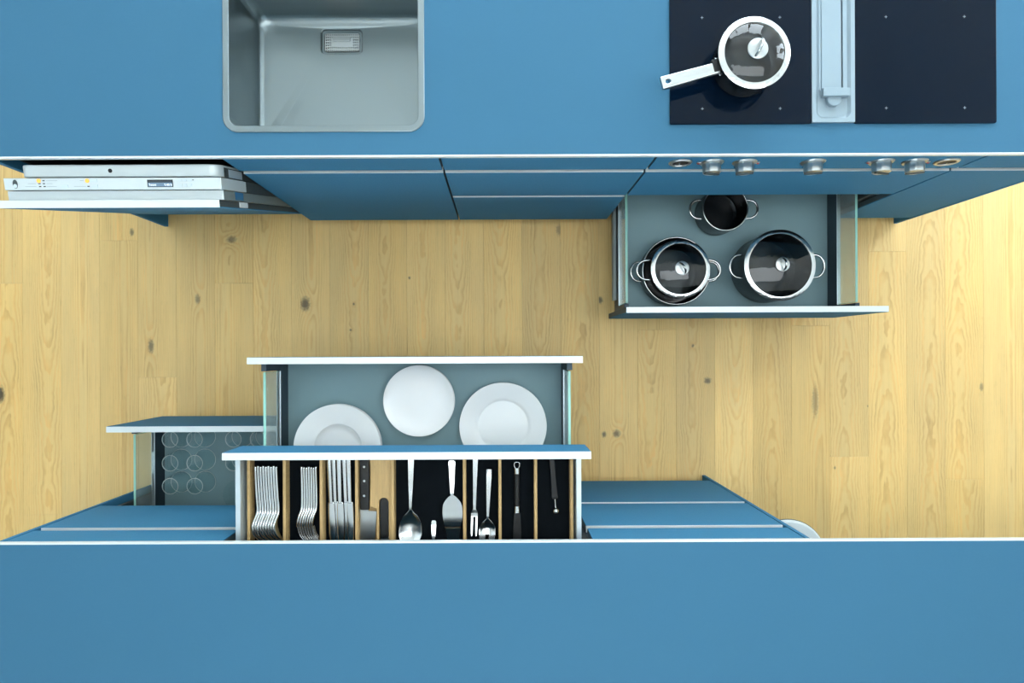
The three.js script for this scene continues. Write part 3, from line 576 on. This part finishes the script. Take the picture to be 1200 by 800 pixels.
// things lying flat: origin at [x, z], turned so that the far end drifts by dx over its length
function flatThing(name, label, category, x, z, turn = 0, y = CF, group) { const t = thing(name, label, category, [x, y, z], group); t.rotation.y = turn; rootAt.delete(t); return t; }
{
  const knives = [[385.5, 388, 0.005], [390.8, 392.6, 0.0], [397.6, 398.8, 0.006], [403.2, 405, 0.001], [409.2, 410.6, 0.007]];
  const handle = pressed([[0, 0.0035, 0.005, -0.0012], [0.004, 0.0038, 0.0062, -0.0018], [0.06, 0.0038, 0.0056, -0.0018], [0.118, 0.0036, 0.0048, -0.0014], [0.124, 0.0034, 0.0044, 0]], 0.0056, 28, 8, 4), blade = pressed([[0.121, 0.003, 0.0045, 0], [0.13, 0.003, 0.0082, -0.0006], [0.18, 0.003, 0.0092, -0.0008], [0.22, 0.005, 0.008, -0.0006], [0.238, 0.0062, 0.002, 0]], 0.0016, 28, 6, 4);
  knives.forEach(([a, b, y], i) => {
    const xa = (a - 588.7) / 420, xb = (b - 588.7) / 420, t = flatThing('table_knife', 'steel table knife, ' + ordinal[i] + ' from the left in the knife compartment', 'knife', xa - (xb - xa) * 0.05, 0.29, Math.atan2(xb - xa, 0.12), CF + y, 'table knives in the cutlery drawer');
    part('handle', handle, M.polish, t); part('blade', blade, M.polish, t);
  });
}
{
  // knife holder: low oak block filling its compartment, cut out for two knives
  const t = thing('knife_holder', 'oak knife block lying in the cutlery drawer', 'knife holder', [-0.35, CF, 0.5]);
  const s = new THREE.Shape(); const pts = [[-0.368, 0.284], [-0.3635, 0.31], [-0.366, 0.42], [-0.3475, 0.428], [-0.348, 0.60], [-0.3072, 0.60], [-0.3072, 0.284]]; s.moveTo(...pts[0]); for (const p of pts.slice(1)) s.lineTo(...p);
  const h = new THREE.Path(); h.moveTo(-0.3415, 0.58); h.lineTo(-0.3415, 0.411); h.absarc(-0.328, 0.411, 0.0135, Math.PI, Math.PI * 2); h.lineTo(-0.3145, 0.58); h.closePath(); s.holes.push(h);
  part('block', slab(s, CF + 0.004, CF + 0.024, 0.0012), M.wood, t);
  part('base_board', span(-0.3965, -0.307, CF, CF + 0.004, 0.284, 0.6), M.wood, t);
}
{
  const t = flatThing('chef_knife', 'broad kitchen knife with a black riveted handle', 'knife', -0.382, 0.286, 0, CF + 0.0045);
  part('handle', pressed([[0, 0.009, 0.0118, -0.002], [0.07, 0.009, 0.0125, -0.002], [0.139, 0.009, 0.0118, -0.002], [0.143, 0.009, 0.011, -0.002]], 0.014, 30, 6), M.black, t);
  for (const z of [0.026, 0.065, 0.106]) part('rivet', cyl(0.0034, 0.0034, 0.0165, 0.0192, 0, z, 18), M.polish, t);
  part('bolster', span(-0.0135, 0.0105, 0.003, 0.015, 0.142, 0.150, 0.0015), M.satin, t);
  const s = new THREE.Shape(); s.moveTo(-0.014, 0.149); s.lineTo(0.0315, 0.151); s.quadraticCurveTo(0.0325, 0.151, 0.0325, 0.154); s.lineTo(0.026, 0.254); s.quadraticCurveTo(0.012, 0.309, -0.014, 0.329); s.closePath();
  part('blade', slab(s, 0.008, 0.0102, 0.0005), M.satin, t);
}
{
  const t = flatThing('kitchen_knife', 'knife with its rounded black handle slotted in the oak block', 'knife', -0.328, 0.4, 0, CF + 0.0045);
  part('handle', pressed([[0, 0.008, 0.006, -0.001], [0.006, 0.008, 0.0108, -0.002], [0.05, 0.008, 0.0118, -0.002], [0.1, 0.008, 0.0112, -0.002], [0.11, 0.008, 0.010, -0.001]], 0.012, 26, 6), M.black, t);
  part('blade', pressed([[0.108, 0.008, 0.011, 0], [0.14, 0.008, 0.011, 0], [0.172, 0.008, 0.010, 0]], 0.0018, 12, 2), M.satin, t);
}
{
  let t = flatThing('serving_spoon', 'large steel serving spoon beside the knife block', 'spoon', -0.254, 0.285, -0.012);
  part('handle', pressed([[0, 0.008, 0.0075, -0.001], [0.008, 0.008, 0.0085, -0.001], [0.08, 0.011, 0.006, -0.001], [0.135, 0.014, 0.0036, -0.0008], [0.152, 0.012, 0.004, 0]], 0.0042, 30, 6), M.polish, t);
  part('bowl', pressed([[0.148, 0.013, 0.004, 0], [0.156, 0.0122, 0.009, 0.002], [0.168, 0.0108, 0.020, 0.006], [0.184, 0.0103, 0.028, 0.0085], [0.2, 0.0115, 0.031, 0.009], [0.222, 0.015, 0.0305, 0.0085], [0.246, 0.021, 0.018, 0.004], [0.256, 0.024, 0.004, 0]], 0.0018, 44, 12, 4), M.polish, t);
  t = flatThing('cake_server', 'steel cake server with an oval blade', 'cake server', -0.1405, 0.298, 0.012);
  part('handle', pressed([[0, 0.007, 0.006, -0.002], [0.006, 0.008, 0.0092, -0.002], [0.05, 0.011, 0.0072, -0.002], [0.09, 0.017, 0.0042, -0.001], [0.097, 0.018, 0.003, 0]], 0.005, 26, 6), M.polish, t);
  part('blade', pressed([[0.094, 0.017, 0.0028, 0], [0.101, 0.0155, 0.012, 0], [0.118, 0.014, 0.0245, 0], [0.14, 0.0125, 0.0278, 0], [0.16, 0.0115, 0.0268, 0], [0.178, 0.0105, 0.0235, 0], [0.184, 0.0085, 0.0225, 0], [0.19, 0.0035, 0.0213, 0], [0.206, 0.0025, 0.0185, 0], [0.232, 0.002, 0.0165, 0]], 0.0018, 60, 4), M.polish, t);
  t = flatThing('small_spreader', 'tiny steel spreader between the serving spoon and cake server', 'spreader', -0.192, 0.466);
  part('blade', pressed([[0, 0.002, 0.003, -0.0005], [0.005, 0.003, 0.0064, -0.0012], [0.03, 0.0085, 0.0058, -0.0012], [0.05, 0.0135, 0.0036, -0.0006], [0.056, 0.0148, 0.001, 0]], 0.0016, 20, 4), M.polish, t);
  t = flatThing('meat_fork', 'slim two-pronged steel meat fork', 'fork', -0.0745, 0.282, -0.022);
  part('handle', pressed([[0, 0.007, 0.0066, -0.001], [0.006, 0.007, 0.0072, -0.001], [0.08, 0.009, 0.0052, -0.001], [0.152, 0.011, 0.0036, -0.0006]], 0.004, 26, 6), M.polish, t);
  part('head', [pressed([[0.15, 0.011, 0.0034, 0], [0.157, 0.0098, 0.008, 0], [0.166, 0.0088, 0.0092, 0], [0.173, 0.0093, 0.0092, 0]], 0.002, 14, 4), ...[-1, 1].map((q) => pressed([[0.171, 0.009, 0.0027, 0], [0.195, 0.0125, 0.0026, 0], [0.218, 0.018, 0.0018, 0], [0.224, 0.0195, 0.0006, 0]], 0.002, 12, 2).translate(q * 0.0062, 0, 0))], M.polish, t);
  t = flatThing('serving_fork', 'short steel serving fork with a spoon-shaped slotted head', 'fork', -0.0365, 0.323, -0.034);
  part('handle', pressed([[0, 0.007, 0.005, -0.001], [0.006, 0.0075, 0.0072, -0.001], [0.06, 0.010, 0.0058, -0.001], [0.12, 0.013, 0.0034, -0.0006], [0.138, 0.0125, 0.003, 0]], 0.004, 26, 6), M.polish, t);
  part('head', [pressed([[0.135, 0.0125, 0.003, 0], [0.143, 0.013, 0.010, 0.002], [0.15, 0.0125, 0.0165, 0.005], [0.16, 0.0125, 0.0215, 0.0075], [0.172, 0.0145, 0.0228, 0.008], [0.182, 0.0172, 0.0225, 0.008]], 0.0018, 24, 10, 4), ...[-0.0133, 0.0133].map((x) => pressed([[0.18, 0.0145, 0.0088, 0.001], [0.2, 0.0185, 0.0078, 0.001], [0.218, 0.023, 0.0055, 0.0005], [0.228, 0.0255, 0.002, 0]], 0.0018, 18, 4).translate(x, 0, 0))], M.polish, t);
  t = flatThing('pastry_brush', 'black pastry brush with steel collars and a wire loop', 'brush', 0.041, 0.303);
  part('loop', tube([[-0.004, 0.008, 0.018], [-0.0075, 0.008, 0.009], [-0.006, 0.008, 0.002], [0, 0.008, 0], [0.006, 0.008, 0.002], [0.0075, 0.008, 0.009], [0.004, 0.008, 0.018]], 0.0014, 30, 8), M.polish, t);
  for (const [a, b] of [[0.016, 0.032], [0.122, 0.141]]) part('collar', cyl(0.0078, 0.0078, 0, b - a, 0, 0, 24).rotateX(Math.PI / 2).translate(0, 0.008, (a) ), M.polish, t);
  part('handle', new THREE.CylinderGeometry(0.0078, 0.0078, 0.09, 24).rotateX(Math.PI / 2).translate(0, 0.008, 0.077), M.black, t);
  part('bristles', pressed([[0.14, 0.008, 0.0075, 0], [0.16, 0.008, 0.0095, 0], [0.19, 0.008, 0.011, 0], [0.215, 0.008, 0.011, 0]], 0.008, 14, 4), M.black, t);
  t = flatThing('melon_baller', 'black-handled melon baller with a small steel ball end', 'melon baller', 0.138, 0.29, 0.075);
  part('handle', pressed([[0, 0.008, 0.004, -0.001], [0.006, 0.008, 0.0062, -0.002], [0.06, 0.008, 0.0062, -0.002], [0.1, 0.008, 0.0078, -0.002], [0.112, 0.008, 0.0085, -0.002], [0.116, 0.008, 0.006, -0.001]], 0.009, 26, 6), M.black, t);
  part('stem', new THREE.CylinderGeometry(0.002, 0.002, 0.03, 12).rotateX(Math.PI / 2).translate(0, 0.009, 0.129), M.polish, t);
  part('scoop', new THREE.SphereGeometry(0.0088, 24, 16).translate(0, 0.009, 0.15), M.polish, t);
}

// ------------------------------------------------------------------ stool under the overhanging worktop
{
  const x = 0.965, z = 0.695, t = thing('stool', 'small round white stool tucked under the worktop overhang beside the end panel', 'stool', [x, 0, z]);
  part('seat', lathe([[0.0001, 0.412], [0.118, 0.412], [0.1265, 0.416], [0.129, 0.424], [0.1275, 0.431], [0.122, 0.435], [0.0001, 0.4365]], x, 0, z), M.paint, t);
  part('seat_rim', new THREE.TorusGeometry(0.1285, 0.0022, 8, 60).rotateX(Math.PI / 2).translate(x, 0.421, z), M.darkSteel, t);
  part('post', cyl(0.02, 0.02, 0.016, 0.412, x, z), M.satin, t);
  part('base', lathe([[0.0001, 0.02], [0.03, 0.018], [0.082, 0.01], [0.088, 0.004], [0.088, 0], [0.0001, 0]], x, 0, z), M.satin, t);
}

scene.traverse((o) => { if (o.isMesh) o.castShadow = o.receiveShadow = true; });
renderer.render(scene, camera);
